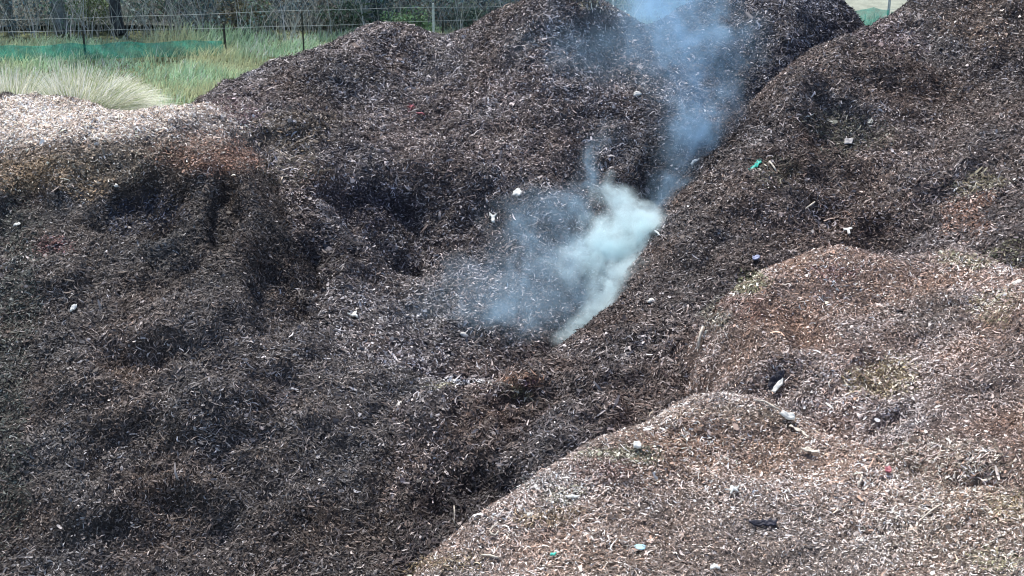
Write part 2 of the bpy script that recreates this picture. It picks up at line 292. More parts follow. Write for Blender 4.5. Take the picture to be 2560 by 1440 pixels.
# ------------------------------------------------------------------ build heaps with their chips
CHIP = dict(A=(.062,.0125,2500), A2=(.066,.0135,1900), B=(.058,.0120,2700), C=(.052,.0100,3400), E2=(.044,.0085,4300), E1=(.037,.0075,6500))
NAME = dict(
 A=('compost_heap','large dark heap at the back with a double crest and white smoke on its foot'),
 A2=('compost_heap','dark bluish heap summit at the back right, behind the thin blue smoke column'),
 B=('compost_heap','long dark ridge running from the top right corner down past the white smoke'),
 C=('compost_heap','left heap with a pale chip top and a dark steep face'),
 E2=('compost_heap','reddish brown mulch heap at the right edge behind the foreground heap'),
 E1=('compost_heap','pale brown mulch heap nearest the camera in the lower right corner'))
for i, k in enumerate(ORDER):
    h = HEAPS[k]; H = h['H']; gx, gy = h['gx'], h['gy']; X, Y = np.meshgrid(gx, gy); ny, nx = H.shape
    V = np.stack([X.ravel(), Y.ravel(), H.ravel()], -1)
    idx = np.arange(nx*ny).reshape(ny, nx)
    Fq = np.stack([idx[:-1, :-1], idx[:-1, 1:], idx[1:, 1:], idx[1:, :-1]], -1).reshape(-1, 4)
    Fq = Fq[(V[Fq, 2] > -.3).any(1)]
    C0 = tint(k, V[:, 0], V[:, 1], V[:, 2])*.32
    # chips
    L0, W0, dens = CHIP[k]; x0, x1, y0, y1 = h['bbox']
    n = int((x1-x0)*(y1-y0)*dens*1.9)
    x = RNG.uniform(x0, x1, n); y = RNG.uniform(y0, y1, n); z = sampleH(k, x, y)
    e = .05; gxx = (sampleH(k, x+e, y)-sampleH(k, x-e, y))/(2*e); gyy = (sampleH(k, x, y+e)-sampleH(k, x, y-e))/(2*e)
    slope = np.sqrt(1+gxx**2+gyy**2)
    keep = RNG.random(n) < np.minimum(slope, 1.9)/1.9
    others = np.max([sampleH(q, x, y) for q in ORDER if q != k], axis=0)
    keep &= (z > others-.03) & (z > -.05) & (slope < 6)
    px, py, _ = proj(x, y, z)
    inf = (px > -260) & (px < 2820) & (py > -150) & (py < 1620)
    keep &= inf
    vis = visible(x, y, z+.02)
    keep &= vis | (RNG.random(n) < .12)
    keep &= RNG.random(n) < np.clip(.86+.35*fbm(x, y, .35, 3, 501), .35, 1)
    x, y, z, gxx, gyy = x[keep], y[keep], z[keep], gxx[keep], gyy[keep]; n = len(x)
    N = np.stack([-gxx, -gyy, np.ones(n)], -1); N /= np.linalg.norm(N, axis=1)[:, None]
    N += RNG.normal(0, .38, (n, 3)); N /= np.linalg.norm(N, axis=1)[:, None]
    T = RNG.normal(0, 1, (n, 3)); T[:, 0] *= 1.15
    th = 2.2*fbm(x, y, .5, 2, 301); T += 1.1*np.stack([np.cos(th), np.sin(th), 0*th], -1)*np.sign(RNG.normal(0, 1, n))[:, None]
    T -= (T*N).sum(1)[:, None]*N; T /= np.linalg.norm(T, axis=1)[:, None]
    B_ = np.cross(N, T)
    L = L0*np.exp(RNG.normal(-.18, .48, n)+.30*fbm(x, y, .9, 3, 401)); W = W0*np.exp(RNG.normal(0, .4, n))
    big = RNG.random(n) < .012; L[big] *= 2.1; W[big] *= 1.7
    chunk = RNG.random(n) < .03; L[chunk] *= .9; W[chunk] *= 3.0
    bend = RNG.normal(0, .14, n)*L; side = RNG.normal(0, .16, n)*L
    c = np.stack([x, y, z+RNG.uniform(-.006, .045, n)], -1)
    S = []
    for s, wd in ((-.5, .55), (-.12, 1.0), (.2, .95), (.5, .4)):
        q = 4*s*s
        mid = c+T*(s*L)[:, None]+N*(bend*(.4-q))[:, None]+B_*(side*(.4-q))[:, None]
        S += [mid-B_*(W*wd/2)[:, None], mid+B_*(W*wd/2)[:, None]]
    CV = np.stack(S, 1).reshape(-1, 3)
    o8 = (np.arange(n)*8)[:, None]+len(V)
    CF = np.stack([o8+np.array([0, 2, 3, 1]), o8+np.array([2, 4, 5, 3]), o8+np.array([4, 6, 7, 5])], 1).reshape(-1, 4)
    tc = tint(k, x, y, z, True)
    r = RNG.normal(0, 1, n)
    f = np.exp(.55*r-.12)
    pale = RNG.random(n) < PALE[k]*np.exp(.75*fbm(x, y, .8, 4, 201, .7)-.1)
    bx, by, _ = proj(x, y, z); dn = np.ones(n)
    for (a, b, ra, rb, mu) in BRIGHT: dn = np.maximum(dn, 1+(mu-1)*np.clip(1.5*(1-((bx-a)/ra)**2-((by-b)/rb)**2), 0, 1))
    pale = pale | (RNG.random(n) < PALE[k]*(dn-1))
    f = np.where(pale, (2.35 if k in ('E1', 'E2') else 2.7 if k == 'C' else 3.3)*np.exp(.3*r), f*.68)
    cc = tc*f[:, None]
    hue = RNG.normal(.02, .055, n); cc = cc*np.stack([1+hue, np.ones(n), 1-hue], -1)
    grey = cc.mean(1)[:, None]; cc = np.where(pale[:, None], cc*.5+grey*.5, cc)
    cc = np.clip(cc, .012, .82)
    CC = np.repeat(cc, 8, 0)
    VV = np.concatenate([V, CV]); FF = np.concatenate([Fq, CF])
    mi = np.r_[np.zeros(len(Fq)), np.ones(len(CF))]
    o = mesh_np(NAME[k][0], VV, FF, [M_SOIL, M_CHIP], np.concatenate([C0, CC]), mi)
    tag(o, NAME[k][1], 'compost heap')
    print('heap', k, 'chips', n)

# ------------------------------------------------------------------ ground
gx = np.linspace(-60, 60, 121); gy = np.linspace(-10, 120, 131); X, Y = np.meshgrid(gx, gy)
Zg = .0+.06*fbm(X, Y, 5, 3, 3); Zg = Zg-.08
idx = np.arange(X.size).reshape(X.shape)
Fq = np.stack([idx[:-1, :-1], idx[:-1, 1:], idx[1:, 1:], idx[1:, :-1]], -1).reshape(-1, 4)
M_GROUND = mat('grassy_earth', (.12, .14, .07), rough=.95, noise=(1.5, .5, 1.4), bump=(9, .8, .1))
g = mesh_np('ground', np.stack([X.ravel(), Y.ravel(), Zg.ravel()], -1), Fq, [M_GROUND]); tag(g, kind='structure')
# ------------------------------------------------------------------ woodland floor and far field
def sheet(name, pts, z, m):
    xs = np.linspace(pts[0], pts[1], 60); ys = np.linspace(pts[2], pts[3], 60); X, Y = np.meshgrid(xs, ys)
    Z = z+.05*fbm(X, Y, 3, 3, 77); idx = np.arange(X.size).reshape(X.shape)
    Fq = np.stack([idx[:-1, :-1], idx[:-1, 1:], idx[1:, 1:], idx[1:, :-1]], -1).reshape(-1, 4)
    return mesh_np(name, np.stack([X.ravel(), Y.ravel(), Z.ravel()], -1), Fq, [m])
tag(sheet('woodland_floor', (-45, 11, 45.5, 90), .06, mat('leaf_litter', (.10, .11, .10), .95, noise=(3, .4, 1.6), bump=(12, .8, .1))), kind='structure')
tag(sheet('field', (11.05, 60, 45.5, 118), .04, mat('dry_field', (.25, .27, .22), .95, noise=(2, .8, 1.2), bump=(12, .5, .1))), kind='structure')
def fence_xy(t): return np.array([-24+40*t, 39.2+5.6*t])      # the line of the fence
def fence_at_px(px):
    lo, hi = -.3, 1.4
    for _ in range(40):
        m = (lo+hi)/2; q = fence_xy(m)
        if proj(q[0], q[1], 0.)[0] < px: lo = m
        else: hi = m
    return fence_xy((lo+hi)/2)
def blades(base, hgt, wid, lean, col, curl=.5, seg=3, up=None):
    "curved strips; base (n,3), lean (n,2) horizontal tip offset"
    n = len(base); ang = RNG.uniform(0, math.pi, n); sx = np.cos(ang); sy = np.sin(ang)
    S = []
    for j in range(seg+1):
        t = j/seg; drop = curl*t**2.2 if up is None else up*t**2.2
        p = base+np.stack([lean[:, 0]*t**1.7, lean[:, 1]*t**1.7, hgt*(t-drop*.5*np.hypot(lean[:, 0], lean[:, 1])/np.maximum(hgt, .05))], -1)
        w_ = wid*(1-.8*t)/2; off = np.stack([sx*w_, sy*w_, 0*w_], -1); S += [p-off, p+off]
    V = np.stack(S, 1).reshape(-1, 3); k = 2*(seg+1); o = (np.arange(n)*k)[:, None]
    Fq = np.stack([o+np.array([2*j, 2*j+1, 2*j+3, 2*j+2]) for j in range(seg)], 1).reshape(-1, 4)
    return V, Fq, np.repeat(col, k, 0)
# grass between the heaps and the fence
n = 150000
x = RNG.uniform(-19, 18, n); y = RNG.uniform(27, 46.5, n); px, py, _ = proj(x, y, 0*x)
fy = 39.2+5.6*(x+24)/40
dens = np.clip(.72+.5*fbm(x, y, 1.5, 3, 31), .1, 1)
keep = (px > -150) & (px < 2500) & (unionH(x, y) < .05) & (RNG.random(n) < dens) & (y < fy+2.6) & ((py > -40))
x, y, fy = x[keep], y[keep], fy[keep]; n = len(x)
near = fbm(x, y, 2.2, 3, 33)
h_ = np.clip(.34+.22*near, .12, .8)*RNG.uniform(.5, 1.25, n)*np.where(y > fy-1.0, 1.25, 1.0)
pxx = proj(x, y, 0*x)[0]
h_ = np.where((pxx < 360) & (y > fy-3.5), h_*.62, h_)
c = np.array([.42, .60, .40])*np.exp(.35*RNG.normal(0, 1, n)+.35*fbm(x, y, .8, 3, 35))[:, None]
dry = np.clip(.35+.9*fbm(x, y, 1.8, 2, 37)+RNG.normal(0, .2, n), 0, 1)[:, None]
c = c*(1-dry)+np.array([.66, .68, .44])*RNG.uniform(.6, 1.1, (n, 1))*dry
c = np.where((x > 7.5)[:, None], np.array([.46, .49, .40])*RNG.uniform(.7, 1.2, (n, 1)), c)
V, Fq, CC = blades(np.stack([x, y, 0*x-.05], -1), h_, RNG.uniform(.02, .045, n), np.stack([RNG.normal(.10, .13, n), RNG.normal(0, .1, n)], -1)*h_[:, None]*2.2, np.clip(c, .02, .8))
tag(mesh_np('grass', V, Fq, [M_GRASS], CC), kind='stuff')
# pale tussocks leaning to the right
def tussock(px, py, d, R, H, nb, lab, lean=.55, col=(.92, .90, .74)):
    b = at(px, py, d); cx, cy = b[0], b[1]
    a = RNG.uniform(0, 2*math.pi, nb); r = R*.45*np.sqrt(RNG.random(nb))
    base = np.stack([np.cos(a)*r, np.sin(a)*r, 0*a-.05], -1)
    hh = H*RNG.uniform(.4, 1.1, nb)*(1-.3*(r/R)**2)
    ln = np.stack([np.cos(a)*R*RNG.uniform(.1, .9, nb)+lean*R*RNG.uniform(.2, 1.5, nb), np.sin(a)*R*RNG.uniform(.1, .9, nb)], -1)
    cc = np.array(col)*np.exp(.28*RNG.normal(0, 1, nb))[:, None]; gr = RNG.random(nb) < .3
    cc[gr] = np.array([.33, .40, .20])*RNG.uniform(.6, 1.1, (gr.sum(), 1))*1.2
    V, Fq, CC = blades(base, hh, RNG.uniform(.018, .034, nb), ln, np.clip(cc, .02, .85), seg=5, curl=1.25)
    o = mesh_np('tussock', V, Fq, [M_GRASS], CC); o.location = (cx, cy, 0)
    tag(o, lab, 'grass tussock', 'tall pale grass tussocks')
tussock(215, 300, 32.0, 1.3, 1.95, 7000, 'biggest pale grass tussock with long plumes swept right, behind the pale heap top')
tussock(50, 300, 32.5, 1.05, 1.75, 5000, 'pale grass tussock at the left edge of the photo beside a bigger one', .4)
tussock(140, 300, 31.2, .7, 1.25, 2600, 'short pale tussock wedged between the two larger ones', -.3)
tussock(300, 292, 33.2, .8, 1.35, 2400, 'pale tussock just right of the biggest one, leaning right', .8)
tussock(-90, 290, 32.8, .9, 1.35, 2200, 'pale tussock cut by the left photo edge', .4)
tussock(330, 300, 30.8, .6, .9, 1200, 'low dark green tussock at the right foot of the biggest tussock', .6, (.30, .36, .20))
tussock(1085, 140, 40.5, .45, 1.0, 900, 'small straw coloured tussock at the foot of the tall white fence post', .1, (.62, .55, .36))
tussock(590, 235, 33.5, .5, .55, 500, 'low dark weedy clump in the grass beside the back heap edge', .2, (.2, .24, .15))
# leaves as small quads
def leaves(c, size, col):
    n = len(c); T = RNG.normal(0, 1, (n, 3)); T /= np.linalg.norm(T, axis=1)[:, None]
    B_ = np.cross(T, RNG.normal(0, 1, (n, 3))); B_ /= np.linalg.norm(B_, axis=1)[:, None]
    l = (size*.5)[:, None]; w_ = (size*.22)[:, None]
    V = np.stack([c-T*l, c+B_*w_, c+T*l, c-B_*w_], 1).reshape(-1, 3)
    Fq = (np.arange(n)*4)[:, None]+np.arange(4)
    return V, Fq, np.repeat(col, 4, 0)
# undergrowth
cl = []; cc = []
for q in range(420):
    cx = RNG.uniform(-27, 7.5); cy = RNG.uniform(44.6, 53); fyq = 39.2+5.6*(cx+24)/40
    if cy < fyq+1.2: continue
    R = RNG.uniform(.4, 1.1); hh = RNG.uniform(.5, 2.2); m = int(130*R*hh)+60
    p = RNG.normal(0, 1, (m, 3)); p /= np.linalg.norm(p, axis=1)[:, None]; p *= RNG.uniform(.35, 1, (m, 1))**.6
    p = p*np.array([R, R, hh*.6])+np.array([cx, cy, hh*.45]); p = p[p[:, 2] > 0]
    base = [(.10, .17, .18), (.14, .22, .19), (.10, .15, .17), (.17, .26, .18), (.19, .17, .14), (.24, .32, .29)][RNG.integers(0, 6)]  # leaf tints blued and paled, painting in the haze over the woodland
    cl.append(p); cc.append(np.array(base)*np.exp(.4*RNG.normal(0, 1, (len(p), 1))))
cl = np.concatenate(cl); cc = np.concatenate(cc)
V, Fq, CC = leaves(cl, RNG.uniform(.07, .2, len(cl)), np.clip(cc, .01, .5))
tw = 5200; tx = RNG.uniform(-27, 7.5, tw); ty = RNG.uniform(43.5, 50, tw); ok = ty > 39.2+5.6*(tx+24)/40+1.0; tx, ty = tx[ok], ty[ok]; tw = len(tx)
th = RNG.uniform(.4, 2.0, tw); tcol = np.array([.36, .38, .35])*np.exp(.5*RNG.normal(0, 1, (tw, 1)))
V2, F2, C2 = blades(np.stack([tx, ty, 0*tx], -1), th, RNG.uniform(.015, .04, tw), np.stack([RNG.normal(0, .4, tw), RNG.normal(0, .3, tw)], -1)*th[:, None], np.clip(tcol, .02, .6), curl=.2)
tag(mesh_np('undergrowth', np.concatenate([V, V2]), np.concatenate([Fq, F2+len(V)]), [M_LEAF], np.concatenate([CC, C2])), kind='stuff')
# trees
M_BARK = mat('bark', rough=.9, attr=True, noise=(5, .5, 1.5), bump=(14, .9, .08))
def tube(path, rad, sides=9, colr=(.1, .1, .1)):
    path = np.asarray(path, float); m = len(path); V = []
    for j in range(m):
        t = path[min(j+1, m-1)]-path[max(j-1, 0)]; t /= np.linalg.norm(t)
        a = np.cross(t, [0.3, 1, .2]); a /= np.linalg.norm(a); b = np.cross(t, a)
        for s in range(sides):
            g_ = 2*math.pi*s/sides; rr = rad[j]
            V.append(path[j]+a*math.cos(g_)*rr+b*math.sin(g_)*rr)
    Fq = [[j*sides+s, j*sides+(s+1) % sides, (j+1)*sides+(s+1) % sides, (j+1)*sides+s] for j in range(m-1) for s in range(sides)]
    V = np.array(V); cap0 = len(V); V = np.vstack([V, path[0], path[-1]])
    tri = [[(s+1) % sides, s, cap0] for s in range(sides)]+[[(m-1)*sides+s, (m-1)*sides+(s+1) % sides, cap0+1] for s in range(sides)]
    return V, np.array(Fq), np.array(tri), np.repeat(np.array([colr]), len(V), 0)
def join(parts):
    V = []; Q = []; T = []; C = []; o = 0
    for (v, q, t, c) in parts:
        V.append(v); C.append(c); o2 = o
        if len(q): Q.append(q+o2)
        if len(t): T.append(t+o2)
        o += len(v)
    fl = []
    if Q: fl.append(np.concatenate(Q))
    if T: fl.append(np.concatenate(T))
    return np.concatenate(V), fl, np.concatenate(C)
def tree(px, d, r0, col, leafcol, lab, hgt=9, tilt=0, kind_='tree'):
    b = at(px, 100, d); root = empty(kind_, (b[0], b[1], 0)); tag(root, lab, 'tree', 'trees behind the wire fence')
    path = [np.array([tilt*z_+.12*math.sin(z_*1.3+px), .1*math.cos(z_+px), z_]) for z_ in (-.1, .15, .6, 1.5, 3, 4.8, hgt*.72)]
    rad = [r0*1.35, r0*1.1, r0, r0*.93, r0*.8, r0*.55, r0*.25]; parts = [tube(path, rad, 10, col)]
    ends = [path[-1]]
    for q in range(7):
        j = RNG.integers(3, 6); s = path[j]; a = RNG.uniform(0, 6.28); ln = RNG.uniform(1.2, 2.4)
        e = s+np.array([math.cos(a)*ln, math.sin(a)*ln, ln*RNG.uniform(.5, 1.1)]); mid = (s+e)/2+np.array([0, 0, -.15])
        parts.append(tube([s, mid, e], [r0*.35, r0*.22, r0*.08], 6, col)); ends.append(e)
    V, fl, C_ = join(parts); mesh_np('trunk', V, fl, [M_BARK], C_, parent=root)
    P = []
    for e in ends:
        for _ in range(2):
            cc_ = e+RNG.normal(0, .7, 3); m = 130; P.append(cc_+RNG.normal(0, .42, (m, 3)))
    P = np.concatenate(P); cl_ = np.array(leafcol)*np.exp(.4*RNG.normal(0, 1, (len(P), 1)))
    V, Fq, CC = leaves(P, RNG.uniform(.12, .26, len(P)), np.clip(cl_, .01, .5)); mesh_np('crown', V, Fq, [M_LEAF], CC, parent=root)
for t_ in [(305, 45.0, .19, (.06, .065, .07), 'straight dark trunk, the darkest of the trees behind the fence on the left', 0),
           (160, 45.5, .24, (.24, .26, .26), 'thick pale barked tree left of the straight dark trunk', .03),
           (25, 46.5, .16, (.12, .13, .13), 'grey tree at the left photo edge behind the fence', -.05),
           (430, 46.8, .13, (.20, .21, .20), 'slender leaning grey tree right of the straight dark trunk', .12),
           (585, 47.5, .12, (.13, .12, .11), 'thin brown tree behind the short dark fence post', -.08),
           (760, 48, .15, (.10, .11, .12), 'dark tree in the woodland above the left shoulder of the back heap', .04),
           (945, 46.5, .20, (.11, .12, .13), 'dark trunk left of the tall white fence post', .02),
           (1010, 48, .11, (.26, .28, .27), 'thin pale trunk just left of the tall white fence post', .08),
           (1200, 46.8, .17, (.12, .13, .13), 'grey trunk right of the tall white fence post', -.03),
           (1300, 48.5, .20, (.10, .11, .11), 'dark tree hidden behind the main heap summit', .02),
           (1590, 49, .15, (.18, .20, .20), 'grey tree behind the smoke between the two back summits', .03),
           (1670, 50.5, .2, (.12, .14, .14), 'dark tree deep behind the bluish smoke column', -.02)]:
    tree(t_[0], t_[1], t_[2], t_[3], (.05, .085, .055), t_[4], tilt=t_[5])
# green bush behind the fence
def bush(px, d, R, H, col, lab, m=1500):
    b = at(px, 80, d); p = RNG.normal(0, 1, (m, 3)); p /= np.linalg.norm(p, axis=1)[:, None]; p *= RNG.uniform(.2, 1, (m, 1))**.5
    lump = 1+.25*np.sin(p[:, 0]*5+p[:, 1]*4)+.2*np.sin(p[:, 2]*7+px); p = p*lump[:, None]*np.array([R, R*.8, H*.55])+np.array([0, 0, H*.5]); p = p[p[:, 2] > .02]
    V, Fq, CC = leaves(p, RNG.uniform(.06, .15, len(p)), np.clip(np.array(col)*np.exp(.45*RNG.normal(0, 1, (len(p), 1))), .01, .6))
    o = mesh_np('bush', V, Fq, [M_LEAF], CC); o.location = (b[0], b[1], 0); tag(o, lab, 'bush', 'bushes behind the wire fence')
bush(1020, 43.8, .95, .85, (.17, .27, .14), 'bright green low bush left of the tall white fence post', 2600)
bush(860, 44.8, .8, 1.0, (.09, .14, .09), 'dark green bush above the left shoulder of the back heap')
bush(620, 45.2, .9, 1.1, (.16, .15, .09), 'olive brown bush behind the middle of the left fence run')
bush(240, 45.5, .7, 1.3, (.14, .19, .09), 'yellowish bush between the thick pale tree and the straight dark trunk')
bush(1180, 44.6, .7, .8, (.10, .15, .11), 'dull green bush right of the tall white fence post')
# ------------------------------------------------------------------ fence: posts, wires and green netting
M_POST_W = mat('painted_post', (.70, .72, .70), .5, noise=(12, .7, 1.1)); M_POST_D = mat('rusty_post', (.05, .05, .045), .7, noise=(14, .6, 1.5))
M_WIRE = mat('galvanised_wire', (.45, .50, .50), .4)
M_NET = mat('shade_netting', (.05, .42, .34), .6, noise=(6, .6, 1.3), bump=(30, .6, .02), trans=.35)
q0 = fence_xy(0); froot = empty('wire_fence', (q0[0], q0[1], 0))
tag(froot, 'wire fence with thin posts and teal netting along its foot between grass and woodland', 'fence')
def post(px, h, r, m, cap=False):
    q = fence_at_px(px); loc = np.array([q[0]-q0[0], q[1]-q0[1]])
    V = []
    pts = [(-r, -r*.25), (-r*.2, -r*.25), (-r*.2, -r), (r*.2, -r), (r*.2, -r*.25), (r, -r*.25), (r, r*.25), (-r, r*.25)]  # a T section
    for z_ in (-.1, h-.02, h):
        s = 1 if z_ < h else .8
        V += [[loc[0]+a*s, loc[1]+b*s, z_] for a, b in pts]
    k = len(pts); Fq = np.array([[j*k+i, j*k+(i+1) % k, (j+1)*k+(i+1) % k, (j+1)*k+i] for j in range(2) for i in range(k)])
    top = np.array([[2*k+i for i in range(k)]]); o = mesh_np('post', np.array(V), [Fq, top], [m], parent=froot, smoothf=False)
    return o
post(1085, 1.42, .040, M_POST_W)['label'] = 'tall white fence post'
post(1108, 1.0, .028, M_POST_D); post(565, .98, .035, M_POST_D); post(215, 1.0, .03, M_POST_D)
post(1530, 1.38, .035, M_POST_W); post(2215, 1.5, .045, M_POST_W); post(2330, 1.2, .03, M_POST_D); post(-60, 1.2, .03, M_POST_D); post(760, 1.25, .025, M_POST_D); post(1320, 1.2, .03, M_POST_D); post(1900, 1.2, .03, M_POST_D)
for hz in (1.3, .88):
    P = []
    for j in range(121):
        t = -.15+1.35*j/120; q = fence_xy(t); P.append([q[0]-q0[0], q[1]-q0[1]-.05, hz+.03*math.sin(t*16+hz*5)-.02*abs(math.sin(t*30))])
    V, Q, T_, _ = tube(P, [.0045]*len(P), 5); mesh_np('wire', V, [Q, T_], [M_WIRE], parent=froot)
def net(pa, pb, h, seg=70):
    a = fence_at_px(pa)-q0; b = fence_at_px(pb)-q0; V = []; rows = 7
    for j in range(rows+1):
        for i in range(seg+1):
            t = i/seg; p = a+(b-a)*t; u = j/rows; sag = .06*math.sin(t*math.pi*9)*u
            V.append([p[0], p[1]-.09+.05*math.sin(t*37+u*4), u*h*(1-.12*abs(math.sin(t*math.pi*4.5)))-sag*.3+.02])
    V = np.array(V); idx = np.arange(len(V)).reshape(rows+1, seg+1)
    Fq = np.stack([idx[:-1, :-1], idx[:-1, 1:], idx[1:, 1:], idx[1:, :-1]], -1).reshape(-1, 4)
    V2 = V+np.array([0, .012, 0]); Fb = Fq[:, ::-1]+len(V)
    mesh_np('netting', np.vstack([V, V2]), np.vstack([Fq, Fb]), [M_NET], parent=froot)
net(-120, 560, .50); net(1850, 2215, .95); net(2220, 2420, .8)

# the netting is see-through
_t = M_NET.node_tree; _o = _t.nodes['Material Output']; _s = _o.inputs[0].links[0].from_socket
_tr = _t.nodes.new('ShaderNodeBsdfTransparent'); _m = _t.nodes.new('ShaderNodeMixShader'); _m.inputs[0].default_value = .40
_t.links.new(_tr.outputs[0], _m.inputs[1]); _t.links.new(_s, _m.inputs[2]); _t.links.new(_m.outputs[0], _o.inputs[0])

# ------------------------------------------------------------------ litter lying on the heaps
M_WHITE = mat('white_plastic', (.82, .84, .82), .45, noise=(20, .85, 1.05), trans=.4); M_CREAM = mat('pale_wood', (.62, .56, .47), .7, noise=(30, .6, 1.2), bump=(60, .5, .01))
M_TEAL = mat('teal_plastic', (.12, .72, .60), .5, noise=(20, .8, 1.1), trans=.4); M_BLUE = mat('pale_blue_plastic', (.33, .55, .66), .5, noise=(15, .8, 1.1))
M_RED = mat('red_plastic', (.36, .12, .14), .5, noise=(20, .7, 1.2)); M_DARK = mat('dark_fabric', (.035, .036, .05), .7, noise=(20, .5, 1.6), bump=(40, .8, .02))
M_GREY = mat('grey_card', (.36, .35, .35), .8, noise=(20, .7, 1.1)); M_STEEL = mat('bluish_scrap', (.25, .28, .42), .5, noise=(20, .7, 1.2))
M_CHUNK = mat('pale_stone', (.72, .69, .63), .8, noise=(25, .7, 1.1), bump=(50, .6, .02))
def surf(px, py):
    p = raycast(px, py); e = .08
    def z(x, y): return max(float(sampleH(k, np.array([x]), np.array([y]))[0]) for k in ORDER)
    n = Vector((-(z(p[0]+e, p[1])-z(p[0]-e, p[1]))/(2*e), -(z(p[0], p[1]+e)-z(p[0], p[1]-e))/(2*e), 1)).normalized()
    q = proj(*[np.array(v) for v in p])[2]
    return Vector(p), n, float(q)/F
def frame(n, roll):
    "axes on the slope: image-right first, turned by roll"
    t = Vector((1, 0, 0)); t = (t-n*t.dot(n)).normalized(); b = n.cross(t)
    return t*math.cos(roll)+b*math.sin(roll), -t*math.sin(roll)+b*math.cos(roll)
def put(name, px, py, V, fl, m, lab, cat, roll=0, lift=.02, group=None, tiltn=None):
    p, n, s = surf(px, py)
    if tiltn is not None: n = (n+Vector(tiltn)).normalized()
    t, b = frame(n, math.radians(roll)); V = np.asarray(V)*s*np.array([1.08, 1.25, 1.0])
    W_ = V[:, :1]*np.array(t)+V[:, 1:2]*np.array(b)+V[:, 2:3]*np.array(n)
    o = mesh_np(name, W_, fl, [m]); o.location = p+n*lift; tag(o, lab, cat, group); return o
def scrap_mesh(outline, thick=2.5, crumple=3, seed=0):
    "a crumpled sheet: an outline in photo pixels, cut into rings, given waves and thickness"
    rg = np.random.default_rng(seed); O = np.array(outline, float); k = len(O)
    dense = np.concatenate([O[i]+(O[(i+1) % k]-O[i])*np.linspace(0, 1, 4, endpoint=False)[:, None] for i in range(k)]); m = len(dense)
    c = O.mean(0); rings = [c+(dense-c)*r for r in (1, .75, .5, .25)]
    P = np.concatenate(rings+[c[None]]); ph = rg.uniform(0, 6, 4)
    z = crumple*(np.sin(P[:, 0]*.35+ph[0])+np.sin(P[:, 1]*.45+ph[1])+.6*np.sin((P[:, 0]+P[:, 1])*.8+ph[2]))+crumple*1.5
    top = np.c_[P, z+thick]; bot = np.c_[P, z]
    V = np.vstack([top, bot]); Q = []; T = []; N_ = len(P)
    for r in range(3):
        for i in range(m):
            a, b2 = r*m+i, r*m+(i+1) % m; Q.append([a, b2, b2+m, a+m]); Q.append([N_+b2, N_+a, N_+a+m, N_+b2+m])
    for i in range(m):
        a, b2 = 3*m+i, 3*m+(i+1) % m; T.append([a, b2, N_-1]); T.append([N_+b2, N_+a, 2*N_-1]); Q.append([i, N_+i, N_+(i+1) % m, (i+1) % m])
    return V, [np.array(Q), np.array(T)]
def blob_mesh(a, b, c, seed=0, rough=.18, nu=14, nv=9):
    rg = np.random.default_rng(seed); ph = rg.uniform(0, 6, 6); V = []
    for j in range(nv+1):
        th = math.pi*j/nv
        for i in range(nu):
            f_ = 2*math.pi*i/nu; r = 1+rough*(math.sin(3*f_+ph[0])*math.sin(2*th+ph[1])+.7*math.sin(5*f_+ph[2]+th*3)*math.sin(th))
            V.append([a*r*math.sin(th)*math.cos(f_), b*r*math.sin(th)*math.sin(f_), c*r*math.cos(th)])
    Q = [[j*nu+i, j*nu+(i+1) % nu, (j+1)*nu+(i+1) % nu, (j+1)*nu+i][::-1] for j in range(nv) for i in range(nu)]
    return np.array(V), [np.array(Q)]
def cup_mesh(r, h, nu=20):
    "a squashed plastic cup, wall and base, open on top"
    V = []; prof = [(0, 0), (r*.62, 0), (r*.75, h*.5), (r*.95, h*.93), (r*1.04, h), (r*.9, h*.95), (r*.68, h*.5), (r*.56, h*.08), (0, h*.08)]
    for (q, z_) in prof:
        for i in range(nu):
            f_ = 2*math.pi*i/nu; V.append([q*math.cos(f_)*1.0, q*math.sin(f_)*.86, z_+.05*h*math.sin(2*f_)])
    Q = [[j*nu+i, j*nu+(i+1) % nu, (j+1)*nu+(i+1) % nu, (j+1)*nu+i] for j in range(len(prof)-1) for i in range(nu)]
    return np.array(V), [np.array(Q)]
def stick_mesh(pts, r, sides=7):
    P = np.array([[a, b, c] for a, b, c in pts], float); m = len(P); rad = [r*(.6+.4*math.sin(math.pi*(j+.4)/m)) for j in range(m)]
    V, Q, T, _ = tube(P, rad, sides); return V, [Q, T]
# the round white cup-like piece and its neighbours near the smoke
V, fl = blob_mesh(11, 15, 5, 2, .16, 22, 12); put('plastic_tub', 1295, 486, V, fl, M_WHITE, 'round white plastic tub half sunk in the dark slope left of the smoke', 'tub', 10, .03, tiltn=(0, .1, .4))
V, fl = scrap_mesh([(-10, 14), (-3, 4), (-2, -14), (4, -14), (4, 2), (12, 12), (8, 16), (0, 8), (-7, 18)], 3, 1.5, 1); put('plastic_scrap', 1235, 552, V, fl, M_WHITE, 'white forked scrap just below left of the round white tub', 'scrap', 0, .03, tiltn=(0, .05, .5))
V, fl = blob_mesh(10, 7, 5, 3); put('wood_chunk', 1592, 238, V, fl, M_CHUNK, 'single pale chunk high on the back heap, left of the smoke column', 'chunk', 30)
V, fl = blob_mesh(12, 6, 5, 4); put('wood_chunk', 1157, 840, V, fl, M_CHUNK, 'flat pale chunk left of the smoke foot, low on the back slope', 'chunk', 5)
V, fl = blob_mesh(9, 6, 5, 5); put('wood_chunk', 1628, 757, V, fl, M_CHUNK, 'pale chunk on the ridge just right of the smoke', 'chunk', 30)
V, fl = stick_mesh([(0, 34, 3), (0, 15, 6), (1, -5, 5), (0, -28, 2)], 2.6); put('stick', 1648, 590, V, fl, M_WHITE, 'thin upright white stick at the right rim of the dense smoke', 'stick', 4, .03, tiltn=(0, .05, .4))
